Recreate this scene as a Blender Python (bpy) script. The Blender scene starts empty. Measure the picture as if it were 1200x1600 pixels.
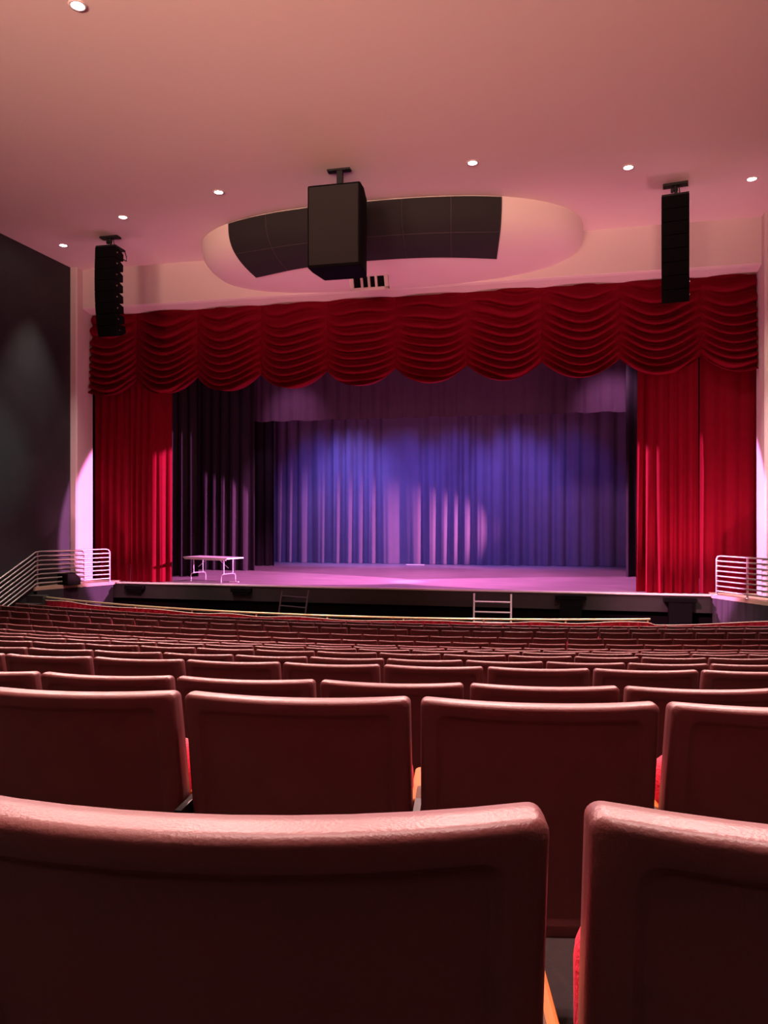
import bpy, bmesh, math, random
from mathutils import Vector, Matrix
random.seed(7)
S = bpy.context.scene
COL = S.collection
R = math.radians
EYE = 3.13                       # camera height above the front floor

# ------------------------------------------------------------------ camera
cam_d = bpy.data.cameras.new('camera'); cam = bpy.data.objects.new('camera', cam_d); COL.objects.link(cam)
cam.location = (0, 0, EYE); cam.rotation_euler = (R(90), 0, R(12.7))
cam_d.sensor_width = 36; cam_d.lens = 27; cam_d.shift_y = 4/1600
cam_d.clip_start = 0.05; cam_d.clip_end = 200
S.camera = cam
# ------------------------------------------------------------------ view
S.view_settings.view_transform = 'Standard'; S.view_settings.look = 'None'
S.view_settings.exposure = 0.0; S.view_settings.gamma = 1.0; S.view_settings.use_curve_mapping = False
try:
    S.cycles.use_denoising = True; S.cycles.max_bounces = 6; S.cycles.sample_clamp_indirect = 4.0
except Exception: pass
# ------------------------------------------------------------------ world
W = bpy.data.worlds.new('world'); S.world = W; W.use_nodes = True
W.node_tree.nodes['Background'].inputs[0].default_value = (.02, .015, .015, 1)
W.node_tree.nodes['Background'].inputs[1].default_value = 0.2

def lamp(name, kind, loc, target, power, col, **k):
    d = bpy.data.lights.new(name, kind); d.energy = power; d.color = col
    for a, b in k.items(): setattr(d, a, b)
    o = bpy.data.objects.new(name, d); COL.objects.link(o); o.location = loc
    v = Vector(target) - Vector(loc)
    o.rotation_euler = v.to_track_quat('-Z', 'Y').to_euler()
    return o

MAG = (1.0, .28, .82); PINK = (1.0, .30, .50); BLUE = (.16, .16, 1.0); WARM = (1.0, .60, .50)
# added unseen spots behind the camera, warm fill for the ceiling
for i, x in enumerate((-9.5, -4.5, .5)):
    lamp('ceiling_fill', 'SPOT', (x, -4.5, 6.6), (x*.9-.4, 4.5, 12.3), 8600, (1.0, .57, .45), spot_size=R(70), spot_blend=.7, shadow_soft_size=1.5)
# front of house spots: pink on the stage floor, narrow soft ones on the foot of the red curtains
for x, tx, pw in ((-9.5, -7.5, 1500), (.5, -1.5, 1500)):
    lamp('stage_spot', 'SPOT', (x, 11.0, 10.2), (tx, 23.6, 1.1), pw, PINK, spot_size=R(26), spot_blend=.5, shadow_soft_size=.12)
lamp('curtain_spot', 'SPOT', (-3.0, 11.5, 10.2), (3.3, 20.8, -.6), 22000, PINK, spot_size=R(18), spot_blend=1.0, shadow_soft_size=.12)
lamp('curtain_spot', 'SPOT', (-6.0, 11.5, 10.2), (-12.7, 20.8, -.6), 11000, PINK, spot_size=R(17), spot_blend=1.0, shadow_soft_size=.12)
# footlights low in the pit, throwing pink up the curtains, valance and soffit
for x, pw in ((-13.0, 380), (-8.6, 520), (-4.5, 560), (-.4, 520), (3.2, 800)):
    lamp('footlight', 'SPOT', (x, 18.9, 1.0), (x, 20.9, 4.6), pw, (1.0, .32, .50), spot_size=R(100), spot_blend=.8, shadow_soft_size=.15)
lamp('seat_back_fill', 'SPOT', (-3.0, -5.8, 8.5), (-.5, 6, 1.5), 300, (1.0, .72, .62), spot_size=R(95), spot_blend=1.0, shadow_soft_size=.8)  # added spot behind the camera, fill for the dark seat backs
# first electric behind the valance: magenta floods on the stage floor
for x, tx in ((-8.5, -8.5), (-4.5, -4.5), (-.5, -.5)):
    lamp('electric_flood', 'SPOT', (x, 24.2, 9.2), (tx, 25.2, 1.0), 3300, MAG, spot_size=R(72), spot_blend=.5, shadow_soft_size=.08)
# side booms hidden behind the red curtains, crossing the stage
lamp('side_boom', 'SPOT', (4.3, 22.6, 3.5), (-13.85, 23.5, 2.2), 50000, MAG, spot_size=R(25), spot_blend=.12, shadow_soft_size=.05)
lamp('side_boom', 'SPOT', (-13.2, 22.6, 3.5), (4.9, 23.5, 2.2), 50000, MAG, spot_size=R(25), spot_blend=.12, shadow_soft_size=.05)
lamp('side_boom', 'SPOT', (2.5, 28.3, 3.2), (-8.0, 31.3, 2.0), 9000, (1, .30, .60), spot_size=R(33), spot_blend=1.0, shadow_soft_size=.05)
# blue wash on the backdrop
for x, pw, cl in ((-9.7, 1100, BLUE), (-8.3, 2700, (.27, .24, 1.0)), (-6.2, 1700, BLUE), (-4.0, 1500, BLUE), (-1.7, 2200, (.26, .20, 1.0)), (.4, 600, BLUE)):
    lamp('blue_wash', 'SPOT', (x, 27.9, 9.0), (x, 31.0, 3.3), pw, cl, spot_size=R(56), spot_blend=.9, shadow_soft_size=.3)
for x, pw in ((-9.6, 260), (1.8, 420)):
    lamp('border_spill', 'SPOT', (x, 25.0, 8.2), (x, 27.4, 6.7), pw, (1.0, .42, .85), spot_size=R(62), spot_blend=1.0, shadow_soft_size=.2)
# wall washers
lamp('wall_washer', 'SPOT', (-6.0, 12.5, 6.5), (-14.3, 16.7, 4.6), 2600, (.72, 1.0, .88), spot_size=R(24), spot_blend=1.0, shadow_soft_size=.15)
lamp('wall_washer', 'SPOT', (4.0, 17.2, 9.2), (5.0, 20.1, 5.2), 260, (1.0, .88, .55), spot_size=R(60), spot_blend=.9, shadow_soft_size=.15)

# ================================================================== helpers
class MB:
    def __init__(s): s.v = []; s.f = []; s.sm = []
    def add(s, vs, fs, smooth=False):
        n = len(s.v); s.v += [tuple(p) for p in vs]
        for f in fs: s.f.append([i+n for i in f]); s.sm.append(smooth)
        return s
    def box(s, c, d, rot=None):
        x, y, z = (q/2 for q in d)
        P = [Vector((a*x, b*y, e*z)) for a in (-1, 1) for b in (-1, 1) for e in (-1, 1)]
        if rot is not None: P = [rot @ p for p in P]
        P = [p + Vector(c) for p in P]
        return s.add(P, [(0,1,3,2),(4,6,7,5),(0,4,5,1),(2,3,7,6),(0,2,6,4),(1,5,7,3)])
    def prism(s, pts, z0, z1):
        n = len(pts)
        P = [(x, y, z0) for x, y in pts] + [(x, y, z1) for x, y in pts]
        return s.add(P, [list(range(n))[::-1], [i+n for i in range(n)]] + [(i, (i+1) % n, (i+1) % n+n, i+n) for i in range(n)])
    def tube(s, pts, r, n=8, closed=False):
        pts = [Vector(p) for p in pts]; rings = []
        for i, p in enumerate(pts):
            a = pts[max(i-1, 0)]; b = pts[min(i+1, len(pts)-1)]
            t = (b-a).normalized(); up = Vector((0, 0, 1)) if abs(t.z) < .95 else Vector((0, 1, 0))
            u = t.cross(up).normalized(); w = u.cross(t)
            rr = r[i] if isinstance(r, (list, tuple)) else r
            rings.append([p + rr*(math.cos(2*math.pi*k/n)*u + math.sin(2*math.pi*k/n)*w) for k in range(n)])
        fs = []
        for i in range(len(rings)-1):
            for k in range(n): fs.append((i*n+k, i*n+(k+1) % n, (i+1)*n+(k+1) % n, (i+1)*n+k))
        V = [q for g in rings for q in g]
        s.add(V, fs, True)
        s.add(rings[0], [list(range(n))]); s.add(rings[-1], [list(range(n))[::-1]])
        return s
    def lathe(s, prof, c, n=24, ax=Vector((0, 0, 1)), smooth=True):
        q = Vector((0, 0, 1)).rotation_difference(ax); V = []; fs = []
        for r, z in prof:
            for k in range(n):
                V.append(q @ Vector((r*math.cos(2*math.pi*k/n), r*math.sin(2*math.pi*k/n), z)) + Vector(c))
        for i in range(len(prof)-1):
            for k in range(n): fs.append((i*n+k, i*n+(k+1) % n, (i+1)*n+(k+1) % n, (i+1)*n+k))
        return s.add(V, fs, smooth)
    def grid(s, rows, smooth=True):
        m = len(rows[0]); V = [p for r_ in rows for p in r_]; fs = []
        for i in range(len(rows)-1):
            for k in range(m-1): fs.append((i*m+k, i*m+k+1, (i+1)*m+k+1, (i+1)*m+k))
        return s.add(V, fs, smooth)
    def build(s, name, m, parent=None, bevel=0, seg=2, weld=False):
        me = bpy.data.meshes.new(name); me.from_pydata(s.v, [], s.f)
        me.polygons.foreach_set('use_smooth', s.sm)
        bm = bmesh.new(); bm.from_mesh(me)
        if weld: bmesh.ops.remove_doubles(bm, verts=bm.verts, dist=1e-5)
        bmesh.ops.recalc_face_normals(bm, faces=bm.faces)
        if bevel: bmesh.ops.bevel(bm, geom=bm.edges[:], offset=bevel, segments=seg, affect='EDGES', profile=.5)
        bm.to_mesh(me); bm.free(); me.update()
        me.materials.append(m)
        o = bpy.data.objects.new(name, me); COL.objects.link(o)
        if parent: o.parent = parent
        return o
def tag(o, label, cat, group=None, kind=None):
    o['label'] = label; o['category'] = cat
    if group: o['group'] = group
    if kind: o['kind'] = kind
    return o
def thing(name, label, cat, loc=(0, 0, 0), rz=0, group=None):
    o = bpy.data.objects.new(name, None); COL.objects.link(o); o.location = loc; o.rotation_euler = (0, 0, rz)
    return tag(o, label, cat, group)
def struct(o, label=None):
    o['kind'] = 'structure'
    if label: o['label'] = label
    return o
def copy_part(p, parent):
    c = p.copy(); COL.objects.link(c); c.parent = parent
    for g in p.children: copy_part(g, c)
    return c
def copy_thing(t, loc, rz, label=None, group=None):
    c = t.copy(); COL.objects.link(c); c.location = loc; c.rotation_euler = (0, 0, rz)
    if label: c['label'] = label
    if group: c['group'] = group
    for p in t.children: copy_part(p, c)
    return c

def mat(name, col, rough=.5, metal=0, var=0, vscale=8, bump=0, bscale=60, spec=.5, emit=None, estr=0, stretch=None, sheen=0):
    m = bpy.data.materials.new(name); m.use_nodes = True; nt = m.node_tree
    b = nt.nodes['Principled BSDF']
    b.inputs['Base Color'].default_value = (*col, 1); b.inputs['Roughness'].default_value = rough
    b.inputs['Metallic'].default_value = metal; b.inputs['Specular IOR Level'].default_value = spec
    if sheen:
        b.inputs['Sheen Weight'].default_value = sheen; b.inputs['Sheen Tint'].default_value = (*[min(1, q*3+.05) for q in col], 1)
        b.inputs['Sheen Roughness'].default_value = .4
    if emit: b.inputs['Emission Color'].default_value = (*emit, 1); b.inputs['Emission Strength'].default_value = estr
    tc = nt.nodes.new('ShaderNodeTexCoord'); src = tc.outputs['Object']
    if stretch:
        mp = nt.nodes.new('ShaderNodeMapping'); mp.inputs['Scale'].default_value = stretch
        nt.links.new(src, mp.inputs['Vector']); src = mp.outputs['Vector']
    if var:
        n = nt.nodes.new('ShaderNodeTexNoise'); n.inputs['Scale'].default_value = vscale; n.inputs['Detail'].default_value = 4
        nt.links.new(src, n.inputs['Vector'])
        mx = nt.nodes.new('ShaderNodeMix'); mx.data_type = 'RGBA'
        mx.inputs[6].default_value = (*[q*(1-var) for q in col], 1); mx.inputs[7].default_value = (*[min(1, q*(1+var)) for q in col], 1)
        nt.links.new(n.outputs['Fac'], mx.inputs[0]); nt.links.new(mx.outputs[2], b.inputs['Base Color'])
    if bump:
        n2 = nt.nodes.new('ShaderNodeTexNoise'); n2.inputs['Scale'].default_value = bscale; n2.inputs['Detail'].default_value = 3
        nt.links.new(src, n2.inputs['Vector'])
        bp = nt.nodes.new('ShaderNodeBump'); bp.inputs['Strength'].default_value = bump; bp.inputs['Distance'].default_value = .01
        nt.links.new(n2.outputs['Fac'], bp.inputs['Height']); nt.links.new(bp.outputs['Normal'], b.inputs['Normal'])
    return m
M_paint = mat('cream_paint', (.62, .50, .48), .75, var=.03, vscale=.6, bump=.05, bscale=40)
M_ceil = mat('ceiling_plaster', (.72, .60, .55), .85, var=.03, vscale=.5, bump=.04, bscale=30)
M_dark = mat('charcoal_wall_paint', (.014, .0155, .016), .6, var=.6, vscale=1.6, bump=.08, bscale=6)
M_black = mat('matt_black', (.0035, .003, .0035), .7, var=.2, vscale=5, spec=.05)
M_blackm = mat('black_metal', (.008, .0075, .008), .5, spec=.3)
M_grille = mat('dark_grille_cloth', (.010, .008, .008), .85, var=.15, vscale=60, bump=.1, bscale=300)
M_grid = mat('grille_frame', (.05, .032, .032), .6)
M_valance = mat('dark_red_velvet', (.14, .0007, .008), .7, var=.15, vscale=6, bump=.1, bscale=90, spec=.06)
M_red = mat('red_velvet', (.145, .0004, .008), .7, var=.12, vscale=5, bump=.08, bscale=80, spec=.06)
M_leg = mat('black_velour', (.022, .015, .021), .8, var=.2, vscale=4, spec=.2)
M_back = mat('dusk_blue_backdrop_cloth', (.16, .12, .20), .8, var=.12, vscale=2, spec=.2, sheen=.15)
M_border = mat('plum_border_cloth', (.075, .04, .07), .8, var=.15, vscale=3, spec=.2)
M_skirt = mat('purple_skirt_cloth', (.014, .008, .015), .8, var=.2, vscale=5, sheen=.2)
M_stage = mat('worn_black_stage_boards', (.24, .175, .195), .4, var=.9, vscale=4, stretch=(.25, 4, 1), bump=.1, bscale=12)
M_lip = mat('pale_stage_nosing', (.75, .7, .68), .4)
M_fascia = mat('grey_stage_front', (.022, .02, .019), .5, var=.2)
M_shell = mat('maroon_vinyl_shell', (.125, .033, .033), .42, var=.18, vscale=9, bump=.12, bscale=260)
M_seat = mat('red_seat_fabric', (.55, .015, .05), .8, var=.2, vscale=40, bump=.4, bscale=180, sheen=.2)
M_wood = mat('orange_oak', (.36, .10, .012), .6, spec=.15, var=.35, vscale=12, stretch=(12, 1, 12))
M_steel = mat('brushed_steel', (.6, .56, .54), .3, metal=1)
M_rail = mat('satin_stainless_rail', (.5, .43, .4), .42, metal=.9)
M_brass = mat('brass_rail', (.75, .62, .36), .35, metal=.8)
M_carpet = mat('dark_carpet', (.016, .008, .008), .95, var=.4, vscale=30, bump=.3, bscale=120)
M_table = mat('white_laminate', (.75, .7, .7), .35)
M_tleg = mat('grey_table_leg', (.55, .5, .5), .4, metal=.5)
M_beige = mat('beige_paint', (.42, .28, .2), .6)
M_lens = mat('lamp_lens', (1, 1, 1), .3, emit=(1, .94, .88), estr=30)
M_dsteel = mat('dull_dark_steel', (.10, .085, .085), .35, metal=.6)
M_hem = mat('hem_highlight', (.5, .33, .28), .6)  # pale colour paints the highlight along the pit curtain's hem
M_white = mat('white_tube', (.85, .82, .8), .35)

# ================================================================== setting
CX = -4.465; XL = -14.03; XO = -13.82; XR = 4.89; XW = 5.12; HC = EYE+7.3; ST = EYE-2.05
o = struct(MB().box((CX, 7.2, HC+.15), (21, 27.6, .3)).build('ceiling', M_ceil))
# left wall, slightly splayed
a = (XL, 20.1); b = (XL-.55, -6.4)
struct(MB().prism([a, b, (b[0]-.3, b[1]), (a[0]-.3, a[1])], -.6, HC).build('wall_left', M_dark))
a = (XW, 20.1); b = (XW+.55, -6.4)
struct(MB().prism([a, b, (b[0]+.3, b[1]), (a[0]+.3, a[1])], -.6, HC).build('wall_right', M_paint))
struct(MB().box((CX, -6.5, 5), (21, .2, 11)).build('wall_rear', M_dark))
# proscenium: two piers and the header
m = MB().prism([(XL-.3, 20.1), (XO-.04, 20.1), (XO, 20.14), (XO, 20.9), (XL-.3, 20.9)], .2, HC)
struct(m.build('wall_proscenium_left', M_paint))
m = MB().prism([(XW+.4, 20.1), (XW+.4, 20.9), (XR, 20.9), (XR, 20.14), (XR+.04, 20.1)], .2, HC)
struct(m.build('wall_proscenium_right', M_paint))
zt, zb = EYE+6.15, EYE+6.05
prof = [(20.4, HC), (20.4, zt+.02), (20.42, zt), (20.5, zt-.03), (20.9, zb), (20.9, HC)]
m = MB(); n = len(prof)
m.add([(XO, y, z) for y, z in prof]+[(XR, y, z) for y, z in prof], [list(range(n)), [i+n for i in range(n)][::-1]]+[(i, (i+1) % n, (i+1) % n+n, i+n) for i in range(n)])
struct(m.build('wall_header', M_paint))
# stage house
struct(MB().box((CX, 26.55, ST-.15), (26, 11.4, .3)).build('floor_stage', M_stage))
struct(MB().box((CX+.0, 20.83, ST-.005), (16.95, .1, .05)).build('trim_stage_nosing', M_lip, bevel=.012))
struct(MB().box((CX, 32.3, 6.5), (26, .2, 13)).build('wall_stage_back', M_black))
struct(MB().box((CX-12.9, 26.6, 6.5), (.2, 11.4, 13)).build('wall_stage_left', M_black))
struct(MB().box((CX+12.9, 26.6, 6.5), (.2, 11.4, 13)).build('wall_stage_right', M_black))
struct(MB().box((CX, 26.6, 13.1), (26, 11.6, .2)).build('ceiling_stage', M_black))
for sx in (-1, 1):   # masonry returns beside the stage opening, above the header
    x = CX+sx*11.2
    struct(MB().box((x, 21.0, 6.5), (3.6, .18, 13)).build('wall_return_left' if sx < 0 else 'wall_return_right', M_black))
struct(MB().box((CX, 21.0+.02, HC+1.3), (19, .18, 2.7)).build('wall_above_header', M_black))
struct(MB().box((CX, 20.86, ST-.24), (17.2, .1, .42)).build('trim_stage_front', M_fascia))
struct(MB().box((CX, 20.98, -.05+.2), (20, .1, 1.35)).build('wall_stage_front', M_black))
struct(MB().box((CX, 19.3, -.45), (20, 7.2, .1)).build('floor_pit', M_black))

# raked floor, one step per row
D = [.57, 1.67, 2.72, 4.0, 5.26, 6.47, 7.65, 8.83, 10.0, 11.2, 12.35, 13.5, 14.7, 15.9]
Hh = [.247, .415, .610, .80, 1.005, 1.185, 1.365, 1.55, 1.725, 1.865, 1.965, 2.04, 2.145, 2.268]
CYR = [34+12*k/13 for k in range(14)]
RR = [math.hypot(CX, c)-d for c, d in zip(CYR, D)]; ZF = [EYE-h-.86 for h in Hh]
def arcy(r, x, cy=38.0): return cy-math.sqrt(r*r-(x-CX)**2)
xs = [XL-.25+(XW+.5-XL)*i/40 for i in range(41)]
m = MB()
def strip(ya, za, yb, zb_):
    m.grid([[(x, ya(x), za) for x in xs], [(x, yb(x), zb_) for x in xs]], False)
def row_line(k, off): return lambda x: arcy(RR[k]+off, x, CYR[k])
prev = row_line(0, 1.3)
strip(row_line(0, 5.4), ZF[0]+.22, prev, ZF[0]+.22); strip(prev, ZF[0]+.22, prev, ZF[0])
for k in range(14):
    nxt = row_line(k+1, .34) if k < 13 else (lambda x: arcy(21.5, x))
    zn = ZF[k+1] if k < 13 else -.42
    strip(prev, ZF[k], nxt, ZF[k]); strip(nxt, ZF[k], nxt, zn)
    prev = nxt
struct(m.build('floor', M_carpet, weld=True))

# ================================================================== seats
def build_seat():
    t = thing('theatre_seat', '', 'seat')
    W2 = .262; ZT, ZB = .86, .30
    def rrect(w, zt, zb, r, n=7):
        pts = []
        for cx_, cz_, a0 in ((w-r, zt-r, 0), (-w+r, zt-r, 90), (-w+r, zb+r, 180), (w-r, zb+r, 270)):
            for i in range(n): a = R(a0+90*i/(n-1)); pts.append((cx_+r*math.cos(a), cz_+r*math.sin(a)))
        # extra points on the straight runs so the panel can bend
        out = []
        for i, p in enumerate(pts):
            q = pts[(i+1) % len(pts)]; out.append(p)
            L = math.hypot(q[0]-p[0], q[1]-p[1])
            if L > .08:
                for k in range(1, 10): out.append((p[0]+(q[0]-p[0])*k/10, p[1]+(q[1]-p[1])*k/10))
        return out
    def warp(x, z, d):
        tz = (ZT-z)/(ZT-ZB)
        x2 = x*(1+.012*tz)
        return (x2, .115*tz+.008*math.sin(math.pi*tz)+d+.047*(x/W2)**2*(1-.25*tz), z)
    def slab(loops, close_n=4):
        mm = MB(); base = None; rings = []
        for (w, zt, zb_, r, d) in loops: rings.append([warp(x, z, d) for x, z in rrect(w, zt, zb_, r)])
        def shrink(lp, f):
            w, zt, zb_, r, d = lp; cz_ = (zt+zb_)/2
            return [warp(x*f, cz_+(z-cz_)*f, d) for x, z in rrect(w, zt, zb_, r)]
        pre = [shrink(loops[0], f) for f in (.02, .25, .5, .75)]
        post = [shrink(loops[-1], f) for f in (.75, .5, .25, .02)]
        al = pre+rings+post; n_ = len(al[0])
        V = [p for g in al for p in g]; fs = []
        for i in range(len(al)-1):
            for k in range(n_): fs.append((i*n_+k, i*n_+(k+1) % n_, (i+1)*n_+(k+1) % n_, (i+1)*n_+k))
        fs.append(list(range(n_))); fs.append([len(V)-n_+k for k in range(n_)])
        return mm.add(V, fs, True)
    sh = slab([(W2-.052, ZT-.046, ZB+.05, .02, .012), (W2-.046, ZT-.040, ZB+.044, .02, .011), (W2-.038, ZT-.033, ZB+.036, .022, .002), (W2-.035, ZT-.030, ZB+.033, .022, .001),
               (W2-.012, ZT-.010, ZB+.012, .018, .001), (W2-.0085, ZT-.007, ZB+.0085, .017, .0014), (W2-.003, ZT-.0025, ZB+.003, .016, .005), (W2-.0006, ZT-.0004, ZB+.001, .016, .010), (W2, ZT, ZB, .016, .014),
               (W2, ZT+.0005, ZB, .016, .032), (W2, ZT-.002, ZB, .016, .052), (W2-.006, ZT-.008, ZB+.004, .02, .058)])
    sh.build('back_shell', M_shell, t)
    cu = slab([(W2-.018, ZT-.02, ZB+.05, .04, .051), (W2-.012, ZT-.016, ZB+.045, .04, .066), (W2-.022, ZT-.028, ZB+.055, .05, .095), (W2-.06, ZT-.07, ZB+.1, .05, .108)])
    cu.build('back_cushion', M_seat, t)
    # tipped-up seat: red upholstery toward the back rest, hard pan in front
    def folded(w, y0, y1, z0, z1, r, th0, th1):
        rings = []
        for (f, dd) in ((.02, th0), (.5, th0), (.86, th0), (.96, th0+(th1-th0)*.15), (1, th0+(th1-th0)*.4), (1, th0+(th1-th0)*.65), (.95, th0+(th1-th0)*.92), (.84, th1), (.5, th1), (.02, th1)):
            g = []
            for x, z in rrect(w, z1, z0, r):
                cz_ = (z0+z1)/2; x2 = x*f; z2 = cz_+(z-cz_)*f
                tt = (z2-z0)/(z1-z0)
                g.append((x2, y0+(y1-y0)*tt+dd, z2))
            rings.append(g)
        n_ = len(rings[0]); V = [p for g in rings for p in g]
        fs = [(i*n_+k, i*n_+(k+1) % n_, (i+1)*n_+(k+1) % n_, (i+1)*n_+k) for i in range(len(rings)-1) for k in range(n_)]
        fs.append(list(range(n_))); fs.append([len(V)-n_+k for k in range(n_)])
        return MB().add(V, fs, True)
    folded(.257, .20, .215, .36, .69, .07, 0, .10).build('seat', M_seat, t)
    folded(.235, .30, .315, .37, .675, .06, -.012, .03).build('seat_pan', M_shell, t)
    # shared arm on the right with its standard
    ax = .275
    g = MB(); pr = []
    for i in range(9): a = R(-90+180*i/8); pr.append((ax+.022*math.sin(a), .40+.022*math.cos(a)))
    g.prism([(ax-.022, .18)]+pr+[(ax+.022, .18)], .56, .59).build('armrest', M_wood, t, bevel=.005)
    st = MB()
    st.box((ax, .17, .30), (.014, .10, .56)).box((ax, .16, .012), (.045, .3, .024))
    st.box((ax, .16, .575), (.016, .22, .03))
    st.build('standard', M_blackm, t)
    br = MB()
    br.tube([(ax, .14, .565), (ax, .12, .55), (ax-.010, .115, .52), (ax-.016, .13, .47)], .0045, 6)
    br.tube([(ax, .12, .55), (ax+.010, .115, .52), (ax+.016, .13, .47)], .0045, 6)
    br.tube([(ax-.018, .14, .545), (ax+.018, .14, .545)], .008, 6)
    br.build('bracket', M_steel, t)
    return t
def px_of(x, y):
    a = R(12.7); c, s = math.cos(a), math.sin(a)
    return 600+1200*(c*x+s*y)/max(.05, -s*x+c*y)
ORD = 'first second third fourth fifth sixth seventh eighth ninth tenth eleventh twelfth thirteenth fourteenth fifteenth sixteenth seventeenth eighteenth nineteenth twentieth'.split()
def ordinal(i):
    if i < 20: return ORD[i]
    t = {2: 'twenty', 3: 'thirty', 4: 'forty', 5: 'fifty'}[(i+1)//10]
    u = (i+1) % 10
    return (t+'-'+ORD[u-1]) if u else {20: 'twentieth', 30: 'thirtieth', 40: 'fortieth', 50: 'fiftieth'}[i+1]
GAP = [912, 646, 730, 594, 478, 690, 641, 696, 684, 647, 670, 736, 707, 744]
ROWN = ['nearest row', 'second row from the camera'] + ['%s row from the camera' % ORD[i] for i in range(2, 13)] + ['front row, along the brass rail']
seat0 = build_seat(); used = False
for k in range(14):
    r = RR[k]; step = .55/r; CY = CYR[k]
    # angle of the gap nearest the given sight line
    lo, hi = -.6, .6
    for _ in range(60):
        mid = (lo+hi)/2; x = CX+r*math.sin(mid); y = CY-r*math.cos(mid)
        if px_of(x, y) < GAP[k]: lo = mid
        else: hi = mid
    g0 = lo; spots = []
    for i in range(-60, 60):
        th = g0+(i+.5)*step
        if abs(th) > .62: continue
        x = CX+r*math.sin(th); y = CY-r*math.cos(th)
        if x < XL+(.45 if k == 13 else .30) or x > XW-.45 or y < .1: continue
        spots.append((x, y, th+(0 if k else R(2.5) if px_of(x, y) < 890 else R(-4.5))))
    def inview(q):
        x, y, th = q
        e = [px_of(x+sx*.26*math.cos(th), y+sx*.26*math.sin(th)) for sx in (-1, 1)]
        dep = -math.sin(R(12.7))*x+math.cos(R(12.7))*y
        return dep > .12 and e[1] > 4 and e[0] < 1196
    vis = [i for i, q in enumerate(spots) if inview(q)]
    for n_, i in enumerate(range(max(0, vis[0]-1), min(len(spots), vis[-1]+2))):
        x, y, th = spots[i]; j = i-vis[0]
        if j < 0: lab = 'maroon theatre seat just past the left edge of view, %s' % ROWN[k]
        elif i > vis[-1]: lab = 'maroon theatre seat just past the right edge of view, %s' % ROWN[k]
        else:
            nm = 'last' if False else ordinal(j)
            lab = 'maroon theatre seat, %s from the left in the %s' % (nm, ROWN[k])
        grp = 'theatre seats in rows'
        if not used:
            seat0.location = (x, y, ZF[k]); seat0.rotation_euler = (0, 0, th); seat0['label'] = lab; seat0['group'] = grp; used = True
        else:
            c = copy_thing(seat0, (x, y, ZF[k]), th, lab, grp)
            if k == 11: c.scale = (.93, 1, 1)

# ================================================================== drapes
def curtain(name, path, z0, z1, pitch, amp, seed, m, parent=None, nz=22, flare=.5, sharp=1.0, smooth_top=1.0, hem=.0, irr=1.0, amin=.15):
    """hanging cloth along a plan path: pleats with uneven spacing, shallower at the head, spreading at the foot"""
    rnd = random.Random(seed)
    L = [0]
    for p, q in zip(path, path[1:]): L.append(L[-1]+math.dist(p, q))
    tot = L[-1]; n_ = max(24, int(tot/pitch*12))
    def at(s_):
        for i in range(len(L)-1):
            if s_ <= L[i+1] or i == len(L)-2:
                f = (s_-L[i])/(L[i+1]-L[i]); p, q = path[i], path[i+1]
                d = Vector((q[0]-p[0], q[1]-p[1])).normalized()
                return p[0]+(q[0]-p[0])*f, p[1]+(q[1]-p[1])*f, d
    # uneven phase
    K = [(rnd.uniform(.25, 1.7), rnd.uniform(0, 6.28), rnd.uniform(.15, .5)) for _ in range(5)]
    A2 = [(rnd.uniform(.5, 2.2), rnd.uniform(0, 6.28)) for _ in range(3)]
    rows = []
    for iz in range(nz+1):
        v = iz/nz; z = z1+(z0-z1)*v; row = []
        for i in range(n_+1):
            s_ = tot*i/n_; x, y, d = at(s_)
            ph = 2*math.pi*s_/pitch
            for f, o_, a_ in K: ph += irr*a_*1.6*math.sin(f*s_*2.2/pitch*.35+o_+.25*v)
            am = .62+.38*math.sin(A2[0][0]*s_+A2[0][1])*math.cos(A2[1][0]*s_+A2[1][1])
            am = max(amin, am)
            g = math.sin(ph)+.28*math.sin(2*ph+.8*v+1)+.12*math.sin(3.3*ph)
            g = math.copysign(abs(g)**sharp, g)
            w = amp*am*(1-smooth_top*.55*(1-v)**1.5)*(1+flare*v*v)*g
            w += .35*amp*v*math.sin(1.3*s_+seed)
            nx, ny = d.y, -d.x
            lx = flare*.25*amp*v*v*math.cos(ph)
            zz = z+(hem*math.sin(ph*.5+1) if iz == nz else 0)
            row.append((x+nx*w+d.x*lx, y+ny*w+d.y*lx, zz))
        rows.append(row)
    return MB().grid(rows).build(name, m, parent)

YR = 21.2
tag(curtain('stage_curtain', [(XO-.25, YR), (-12.75, YR)], ST+.01, EYE+5.0, .30, .12, 3, M_red), 'dark red house curtain panel hanging against the left proscenium pier', 'curtain', 'red house curtains')
tag(curtain('stage_curtain', [(-12.74, YR-.04), (-11.85, YR-.08), (-11.48, YR+.28)], ST+.01, EYE+5.0, .24, .10, 5, M_red), 'red house curtain with bright scarlet edge beside the white folding table', 'curtain', 'red house curtains')
tag(curtain('stage_curtain', [(2.12, YR+.26), (2.45, YR-.06), (3.56, YR-.05)], ST+.01, EYE+5.0, .27, .12, 8, M_red, flare=.8), 'red gathered house curtain at the right side of the stage opening', 'curtain', 'red house curtains')
tag(curtain('stage_curtain', [(3.62, YR+.06), (XR+.2, YR+.06)], ST+.01, EYE+5.0, .52, .08, 12, M_red), 'smoother red house curtain panel behind the right handrail', 'curtain', 'red house curtains')

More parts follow.
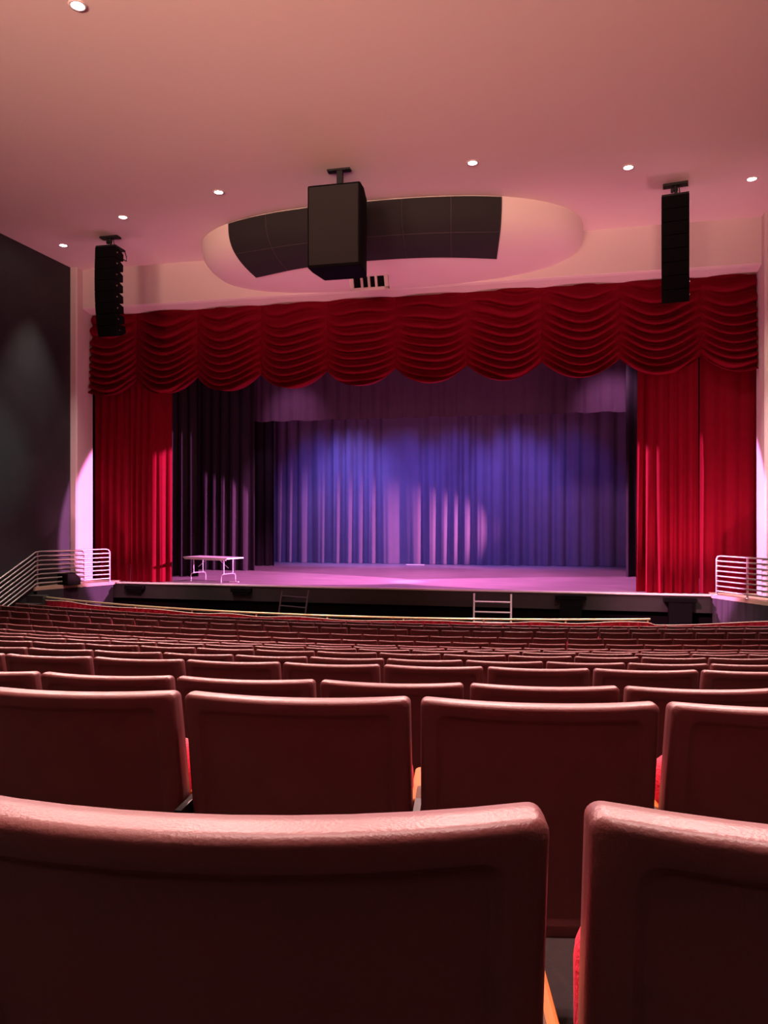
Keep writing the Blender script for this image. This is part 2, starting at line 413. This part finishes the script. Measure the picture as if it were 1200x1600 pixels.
# swagged valance
t = thing('swag_valance', 'dark red velvet valance of draped swags across the top of the stage', 'valance', (0, 20.98, EYE+6.3))
PIT = 1.993; C0 = CX+.08
def swag(xa, xb, xc, seed):
    rnd = random.Random(seed); nu, nv = 44, 150
    N = 10.0; rows = []; off = rnd.uniform(0, 1); ks = [rnd.uniform(-.14, .14) for _ in range(40)]
    H = 2.23+.0
    for iv in range(nv+1):
        v = iv/nv; row = []
        for iu in range(nu+1):
            x = xa+(xb-xa)*iu/nu; u = (x-xc)/(PIT/2); uu = min(1, abs(u)); q = 1-uu**2.1
            vv = v**.92
            sag = .30+.19*v
            z = -vv*H-sag*q*min(1, .0+v*3)
            # cloth level measured down the middle of the swag
            ph = N*v**1.12*1.0+off+.25*math.sin(3*u+seed)
            w = ph % 1.0; ki = ks[int(ph) % 40]
            w = min(1, max(0, w+ki*math.sin(math.pi*w)))
            lobe = math.sin(math.pi*w**1.7)**.8
            d = lobe*(.07+.13*q)*(1-.8*uu**6)+.12*q*(.3+.7*v)
            if v > .93: d += .05*q*math.sin((v-.93)/.07*math.pi*.5)
            d *= min(1, .2+4.5*v)
            gather = .015*math.exp(-((1-uu)/.09)**2)*(1+.8*math.sin(60*v))
            row.append((x, -.05-d+gather, z))
        rows.append(row)
    # roll the hem under
    rows.append([(x, y+.05, z+.01) for x, y, z in rows[-1]]); rows.append([(x, 0.06, z+.05) for x, y, z in rows[-2]])
    return MB().grid(rows).build('swag', M_valance, t)
for k in range(-5, 5):
    xa = C0+k*PIT; xb = xa+PIT; xc = (xa+xb)/2
    xa2, xb2 = max(xa, XO+.02), min(xb, XR-.02)
    if xb2-xa2 > .1: swag(xa2, xb2, xc, 40+k)

# black masking legs and the plum border, then the backdrop
tag(curtain('masking_leg', [(-13.6, 23.3), (-11.5, 23.3)], ST+.01, 11.5, .34, .09, 21, M_leg), 'narrow black masking drape standing directly behind the folding table', 'curtain', 'black masking drapes')
tag(curtain('masking_leg', [(-14.6, 26.3), (-10.75, 26.3)], ST+.01, 11.5, .42, .11, 23, M_leg), 'wide black masking drape with mauve fold edges, left of the stage', 'curtain', 'black masking drapes')
tag(curtain('masking_leg', [(-14.6, 28.9), (-11.0, 28.9)], ST+.01, 11.5, .36, .11, 25, M_leg), 'rear black masking drape touching the left edge of the blue backdrop', 'curtain', 'black masking drapes')
tag(curtain('masking_leg', [(2.2, 26.3), (6.2, 26.3)], ST+.01, 11.5, .4, .11, 29, M_leg), 'black masking drape beside the right red curtain', 'curtain', 'black masking drapes')
tag(curtain('stage_border', [(-12.5, 27.4), (4.8, 27.4)], EYE+3.52, 12.97, .5, .035, 33, M_border, nz=14, hem=.02), 'plum horizontal border cloth hanging above the blue backdrop', 'border')
tag(curtain('backdrop_curtain', [(-15.5, 31.3), (6.5, 31.3)], ST+.01, 11.8, .62, .13, 37, M_back, nz=26, flare=.6, irr=1.7, amin=.4), 'full-width blue and violet lit backdrop curtain at the rear of the stage', 'curtain')

# ================================================================== speakers' soffit in the ceiling
A_, B_, C_ = 5.12, 3.05, 1.16
def soff(phi, th, grow=0):
    """phi runs round the plan, th from the ceiling (0) to the bottom (90)"""
    e = 2/2.5; e2 = 2/3.0
    cu = math.copysign(abs(math.cos(phi))**e, math.cos(phi)); su = abs(math.sin(phi))**e
    ct = max(0, math.cos(th))**e2; s2 = abs(math.sin(th))**e2
    return (CX+(A_+grow)*cu*ct, 20.4-(B_+grow)*su*ct, HC-(C_+grow)*s2)
t = thing('ceiling_soffit', 'rounded white ceiling bulge holding a dark loudspeaker grille above the stage', 'soffit', (0, 0, 0))
rows = [[soff(math.pi-math.pi*i/64, math.pi/2*j/24) for i in range(65)] for j in range(25)]
MB().grid(rows).build('body', M_ceil, t)
# grille panels: find surface point by plan x at a given th
def soff_x(x, th, grow):
    th = th*(1-.12*min(1, abs(x-CX)/3.5)**6)
    lo, hi = 0, math.pi
    for _ in range(50):
        mid = (lo+hi)/2
        if soff(mid, th, grow)[0] > x: lo = mid
        else: hi = mid
    return soff(lo, th, grow)
GX0, GX1 = -8.02, -1.24
TH = [R(.25), R(30), R(57)]
ncol = 6
edges = [GX0+(GX1-GX0)*i/ncol for i in range(ncol+1)]
for i in range(ncol):
    for j in range(2):
        nu, nv = 8, 12
        x0, x1 = edges[i]+.012, edges[i+1]-.012; t0, t1 = TH[j]+.006*j, TH[j+1]-.006
        def sq(x, th): return x
        front = [[soff_x(CX+(x0+(x1-x0)*a_/nu-CX)*(1-.065*((t0+(t1-t0)*(b_/nv)**(2.2-1.2*j))/TH[2])**2), t0+(t1-t0)*(b_/nv)**(2.2-1.2*j), .03) for a_ in range(nu+1)] for b_ in range(nv+1)]
        mm = MB().grid(front)
        rim = [front[0][a_] for a_ in range(nu+1)]+[front[b_][nu] for b_ in range(1, nv+1)]+[front[nv][a_] for a_ in range(nu-1, -1, -1)]+[front[b_][0] for b_ in range(nv-1, 0, -1)]
        back = [(x, y+.05, z+.03) for x, y, z in rim]
        mm.add(rim+back, [(q, (q+1) % len(rim), (q+1) % len(rim)+len(rim), q+len(rim)) for q in range(len(rim))])
        mm.build('grille_panel', M_grille, t)
fr = MB()
def warpx(x, th): return CX+(x-CX)*(1-.065*(th/TH[2])**2)
for x in edges: fr.tube([soff_x(warpx(x, TH[0]+(TH[2]-TH[0])*(q/20)**2), TH[0]+(TH[2]-TH[0])*(q/20)**2, .022) for q in range(21)], .010, 6)
for th in TH: fr.tube([soff_x(warpx(GX0+(GX1-GX0)*q/40, th), th, .022) for q in range(41)], .010, 6)
fr.build('grille_frame', M_grid, t)
# air vent below it, in the soffit's underside
def vent():
    t = thing('air_vent', 'white ceiling air vent with four dark slots under the grille', 'vent', (0, 0, 0))
    c = Vector((-4.75, 19.3, EYE+6.10)); f = MB()
    rot = Matrix.Rotation(R(24), 3, 'X')
    w, h_ = 1.02, .56
    for sx in (-1, 1): f.box(c+rot @ Vector((sx*(w/2-.05), 0, 0)), (.1, .1, h_), rot)
    for sz in (-1, 1): f.box(c+rot @ Vector((0, 0, sz*(h_/2-.035))), (w, .1, .07), rot)
    for i in range(3): f.box(c+rot @ Vector((-.19+.19*i, 0, 0)), (.06, .09, h_-.1), rot)
    f.build('frame', M_paint, t)
    MB().box(c+rot @ Vector((0, .03, 0)), (w-.1, .02, h_-.1), rot).build('slots', M_black, t)
vent()
# downlights
DL = [(-13.05, 18.39, 'downlight nearest the dark left wall'), (-10.39, 16.97, 'downlight just in front of the left hanging speaker'), (-7.47, 16.13, 'downlight left of the central speaker'),
      (-1.71, 15.94, 'downlight right of the central speaker'), (1.46, 16.87, 'downlight left of the right hanging speaker'), (4.13, 18.04, 'downlight right of the right hanging speaker'), (-6.7, 9.77, 'large nearest downlight at the top left of the ceiling')]
for x, y, lab in DL:
    t = thing('ceiling_downlight', 'small round recessed white '+lab, 'light', (x, y, HC), 0, 'ceiling downlights')
    MB().lathe([(.09, .0), (.09, -.012), (.10, -.018), (.125, -.014), (.135, 0)], (0, 0, 0), 24).build('trim_ring', M_paint, t)
    MB().lathe([(.001, -.028), (.04, -.026), (.07, -.018), (.09, -.004)], (0, 0, 0), 24).build('lens', M_lens, t)
    lamp('downlight_or_fill', 'SPOT', (x, y, HC-.06), (x, y+.02, 0), 1200 if x < -12 else 5000, (1.0, .84, .78), spot_size=R(58), spot_blend=.8, shadow_soft_size=.07)
# added fill spots without fixtures, put in to brighten the seat tops
for x, y, pw in ((-1.6, 2.2, 2600), (1.6, 2.2, 2600)):
    lamp('downlight_or_fill', 'SPOT', (x, y, HC-.06), (x, y+.02, 0), pw, (1.0, .66, .62), spot_size=R(64), spot_blend=.9, shadow_soft_size=.12)
for x, tx in ((-11, -7.5), (-6.5, -4.0), (-1.5, -.8), (2.8, 1.6)):  # added spots aimed back over the rows, lighting tops but not backs
    lamp('downlight_or_fill', 'SPOT', (x, 15.0, HC-.06), (tx, 7.0, 1.6), 7500, (1.0, .58, .53), spot_size=R(74), spot_blend=.9, shadow_soft_size=.12)

# central loudspeaker
t = thing('loudspeaker', 'big black boxy loudspeaker hanging centrally in front of the ceiling grille', 'speaker', (-4.5, 15.65, HC))
m = MB(); zt_, zb_ = -.46, -2.18
pf = [(-.57, -.42), (.57, -.42), (.57, -.1), (.48, .5), (-.48, .5), (-.57, -.1)]
m.prism(pf, zb_, zt_); m.build('cabinet', M_black, t, bevel=.035, seg=2)
MB().box((0, -.43, (zt_+zb_)/2), (1.06, .03, 1.62)).build('grille', M_grille, t, bevel=.01)
MB().box((0, 0, -.02), (.5, .16, .04)).build('ceiling_plate', M_blackm, t, bevel=.006)
MB().box((.02, 0, -.2), (.13, .10, .34)).box((-.02, 0, -.40), (.2, .16, .16)).build('hanging_bracket', M_blackm, t, bevel=.01)
# line arrays
def line_array(loc, rz, label):
    t = thing('line_array_speaker', label, 'speaker', loc, rz, 'hanging line array speakers')
    MB().box((0, 0, -.03), (.52, .20, .05)).build('ceiling_plate', M_blackm, t, bevel=.006)
    MB().tube([(0, 0, -.05), (0, 0, -.16)], .05, 10).tube([(0, 0, -.12), (.02, .02, -.32)], .035, 8).tube([(.07, .03, -.05), (.10, .05, -.32)], .012, 6).box((-.07, 0, -.14), (.06, .06, .09)).build('hanging_bracket', M_blackm, t)
    MB().box((0, .02, -.315), (.56, .50, .04)).tube([(.27, .25, -.33), (.27, .33, -.45), (.27, .33, -.56), (.27, .2, -.56)], .014, 6).build('flying_frame', M_blackm, t, bevel=0)
    y, z, ang = -.25, -.335, R(-3)
    incr = [0, 1, 1.5, 1.5, 2, 3, 4, 5]
    for i in range(8):
        ang += R(incr[i]); hgt = .292; dpt = .50
        # local frame: front face runs down along dz, depth along dy
        dz = Vector((0, math.sin(ang), -math.cos(ang))); dy = Vector((0, math.cos(ang), math.sin(ang)))
        p0 = Vector((0, y, z)); hw, hw2 = .285, .24
        cut = .055
        P = []
        for w_, dd, inset in ((hw, 0, .004), (hw, .22, .012), (hw2, dpt, cut)):
            for sx in (-1, 1):
                P.append(p0+Vector((sx*w_, 0, 0))+dy*dd+dz*inset); P.append(p0+Vector((sx*w_, 0, 0))+dy*dd+dz*(hgt-inset))
        F_ = []
        for a_ in (0, 4): F_ += [(a_, a_+4, a_+5, a_+1), (a_+2, a_+3, a_+7, a_+6), (a_, a_+2, a_+6, a_+4), (a_+1, a_+5, a_+7, a_+3)]
        F_ += [(0, 1, 3, 2), (8, 10, 11, 9)]
        bx = MB().add(P, F_).build('cabinet', M_black, t, bevel=.006, seg=1)
        MB().tube([p0+Vector((hw-.01, 0, 0))+dy*.12+dz*.14, p0+Vector((hw+.012, 0, 0))+dy*.12+dz*.14], .02, 8).build('rigging_pin', M_steel, bx)
        e = p0+dz*hgt; y, z = e.y, e.z
    return t
line_array((-11.45, 18.1, HC), R(0), 'black line array speaker hanging in front of the left proscenium pier')
line_array((2.55, 17.95, HC), R(-9), 'black line array speaker hanging at the right of the ceiling')

# ================================================================== stage things
t = thing('folding_table', 'white folding banquet table standing on the left of the stage', 'table', (-10.35, 21.95, ST), R(-18))
MB().box((0, 0, .725), (1.8, .76, .045)).build('tabletop', M_table, t, bevel=.012)
for sx in (-1, 1):
    x = sx*.62; lg = MB()
    lg.tube([(x, -.20, .70), (x, -.20, .26), (x, -.20, .24)], .016, 8).tube([(x, .20, .70), (x, .20, .24)], .016, 8)
    lg.tube([(x, -.32, .0), (x, -.32, .17), (x, -.29, .23), (x, -.2, .25), (x, .2, .25), (x, .29, .23), (x, .32, .17), (x, .32, 0)], .016, 8)
    lg.build('leg', M_tleg, t)
    MB().tube([(x, .0, .42), (x-sx*.4, 0, .69)], .009, 6).build('brace', M_tleg, t)
MB().box((0, -.36, .69), (1.7, .02, .04)).build('apron', M_table, t)
tag(MB().box((-9.55, 21.7, ST+.012), (.3, .06, .02)).build('floor_marker', M_lip, bevel=.004), 'small white block lying on the stage floor right of the table', 'marker')
tag(MB().box((-5.6, 30.6, ST+.02), (.75, .05, .035)).build('floor_batten', M_white, bevel=.006), 'short pale strip lying at the foot of the blue backdrop', 'strip')

# side platforms with skirts, rails and steps
PZ = EYE-2.0
struct(MB().prism([(XL-.1, 21.1), (XL-.12, 18.5), (XL+.03, 18.5), (-12.98, 20.65), (-12.98, 21.1)], PZ-.1, PZ).build('floor_platform_left', M_beige))
struct(MB().prism([(XW+.05, 21.1), (3.80, 21.1), (3.80, 20.6), (4.98, 18.7), (XW+.07, 18.7)], PZ-.1, PZ).build('floor_platform_right', M_beige))
tag(curtain('platform_skirt', [(XL+.06, 18.52), (-12.98, 20.68)], -.38, PZ-.09, .35, .012, 51, M_skirt), 'deep purple cloth skirt under the left side platform', 'skirt', 'platform skirts')
tag(curtain('platform_skirt', [(3.80, 20.56), (4.98, 18.66)], -.38, PZ-.09, .22, .035, 53, M_skirt, flare=.6), 'creased purple cloth skirt under the right side platform', 'skirt', 'platform skirts')
def railing(p, q, nposts, label, slope=None, tip='q'):
    t = thing('handrail', label, 'handrail', (p[0], p[1], PZ), 0, 'tubular metal handrails')
    d = Vector((q[0]-p[0], q[1]-p[1], 0))
    for i in range(8):
        z = .10+.125*i; pts = []
        if slope:   # descend toward the house from p
            L_, dr = slope
            pts += [(-.02, -L_, z-dr), (-.005, -.25, z-.25*dr/L_), (0, -.08, z-.02)]
        pts += [(d.x*.04, d.y*.04, z)]
        if i < 7: pts += [(d.x, d.y, z)]
        else: pts += [(d.x*.93, d.y*.93, z), (d.x*.98, d.y*.98, z-.02), (d.x, d.y, z-.09)]
        if not slope and i == 7 : pass
        MB().tube(pts, .022, 8).build('rail', M_rail, t)
    for k in range(nposts):
        f = k/(nposts-1) if nposts > 1 else 0
        MB().tube([(d.x*f, d.y*f, 0), (d.x*f, d.y*f, .97 if f < 1 else .9)], .024, 8).lathe([(.06, 0), (.06, .015), (.025, .02)], (d.x*f, d.y*f, 0), 12).build('post', M_rail, t)
    if slope:
        L_, dr = slope
        MB().tube([(-.02, -L_*.95, -dr), (-.02, -L_*.95, .975-dr)], .024, 8).build('post', M_rail, t)
    return t
railing((XL-.0, 18.62), (-13.02, 20.55), 3, 'metal handrail of eight tubes on the left platform, running down the steps', slope=(2.4, 1.05))
railing((4.93, 18.85), (3.88, 20.5), 3, 'metal handrail of eight tubes on the right platform')
t = thing('side_steps', 'short flight of steps below the left handrail by the dark wall', 'steps', (XL+.22, 17.6, 0))
for i in range(5):
    MB().box((0, .9-.28*i-.14, (PZ-.2*(i+1))/2), (.5, .28, PZ-.2*(i+1))).build('step', M_fascia, t)
t = thing('monitor_speaker', 'low black wedge monitor speaker on the left platform behind the handrail', 'speaker', (-13.60, 19.42, PZ), R(-25))
n_ = MB(); pf = [(-.2, 0), (.2, 0), (.2, .16), (.02, .33), (-.2, .33)]
P = [(-.28, y, z) for y, z in pf]+[(.28, y, z) for y, z in pf]
n_.add(P, [(0, 1, 2, 3, 4), (9, 8, 7, 6, 5)]+[(i, (i+1) % 5, (i+1) % 5+5, i+5) for i in range(5)]).build('cabinet', M_black, t, bevel=.012)
MB().box((0, .12, .26), (.5, .26, .01), Matrix.Rotation(R(-43), 3, 'X')).build('grille', M_grille, t)

# pit rail with its red curtain
RA = 21.62; ZR = EYE-2.25
def arc(xa, xb, n_, r=RA): return [(xa+(xb-xa)*i/n_, arcy(r, xa+(xb-xa)*i/n_)) for i in range(n_+1)]
t = thing('pit_rail', 'brass top rail in front of the orchestra pit, behind the front row', 'rail', (0, 0, 0))
MB().tube([(x, y, ZR) for x, y in arc(-13.75, 1.95, 60)], .024, 8).build('top_rail', M_brass, t)
for x, y in arc(-13.6, 1.9, 9): MB().tube([(x, y, 0), (x, y, ZR)], .02, 8).build('post', M_brass, t)
tag(MB().box((-13.78, arcy(RA, -13.78)-.05, .44), (.22, .2, .88)).build('newel_post', M_beige, bevel=.01), 'square beige newel block at the left end of the brass rail', 'post')
t = thing('pit_curtain', 'pleated bright red curtain hanging under the brass pit rail', 'curtain', (0, 0, 0))
pts = arc(-13.65, XW-.1, 70, RA+.035); cu = MB(); rows = []
fine = []
for i in range(700):
    f = i/699*70; a_ = min(69, int(f)); g_ = f-a_
    fine.append((pts[a_][0]+(pts[a_+1][0]-pts[a_][0])*g_, pts[a_][1]+(pts[a_+1][1]-pts[a_][1])*g_))
def topz(x): return ZR-.045-.035*(1+math.sin(2.7*x+1.3*math.sin(.9*x)))*.5-(.0 if x < 2 else .05)
for v in (0, .04, .3, .65, 1):
    rows.append([(x, y-(.012+.02*v)*math.sin(i*.9+.6*math.sin(i*.05)), topz(x)*(1-v)+.02*v) for i, (x, y) in enumerate(fine)])
cu.grid(rows).build('cloth', M_seat, t)
MB().tube([(x, y, topz(x)) for x, y in fine[::6]], .012, 6).build('hem', M_hem, t)['label'] = 'wavy top hem with its highlight painted pale'

# pit ladders, piers and the box under the nosing
def ladder(loc, rz, label, m, tilt):
    t = thing('pit_ladder', label, 'ladder', loc, rz, 'pit ladders')
    H_ = .62+.9
    for sx in (-1, 1): MB().tube([(sx*.49, 0, 0), (sx*.49, tilt*H_, H_), ], .026, 8).build('side_rail', m, t)
    for i in range(5):
        z = .22+.27*i; MB().tube([(-.49, tilt*z, z), (.49, tilt*z, z)], .022, 8).build('rung', m, t)
    return t
ladder((-1.68, 20.45, -.5), R(0), 'white tubular ladder standing against the stage front, right of centre', M_white, .12)
ladder((-7.35, 20.35, -.5), R(-22), 'dark tubular ladder leaning against the stage front, left of centre', M_dsteel, .22)
for x, lab in ((.35, 'dark pier under the stage edge right of the white ladder'), (3.05, 'dark pier under the stage edge beside the right skirt')):
    tag(MB().box((x, 20.74, .32), (.56, .22, 1.40)).box((x, 20.74, ST-.12), (.8, .24, .1)).build('stage_pier', M_black), lab, 'pier', 'stage piers')
for x, y, lab in ((-8.9, 20.74, 'small black box fixed under the stage nosing, left of the dark ladder'), (-12.3, 20.74, 'small black box under the stage nosing beside the left skirt')):
    tag(MB().box((x, y, ST-.13), (.62, .16, .12)).box((x, y, ST-.22), (.5, .14, .06)).build('socket_box', M_black, bevel=.008), lab, 'box', 'socket boxes')
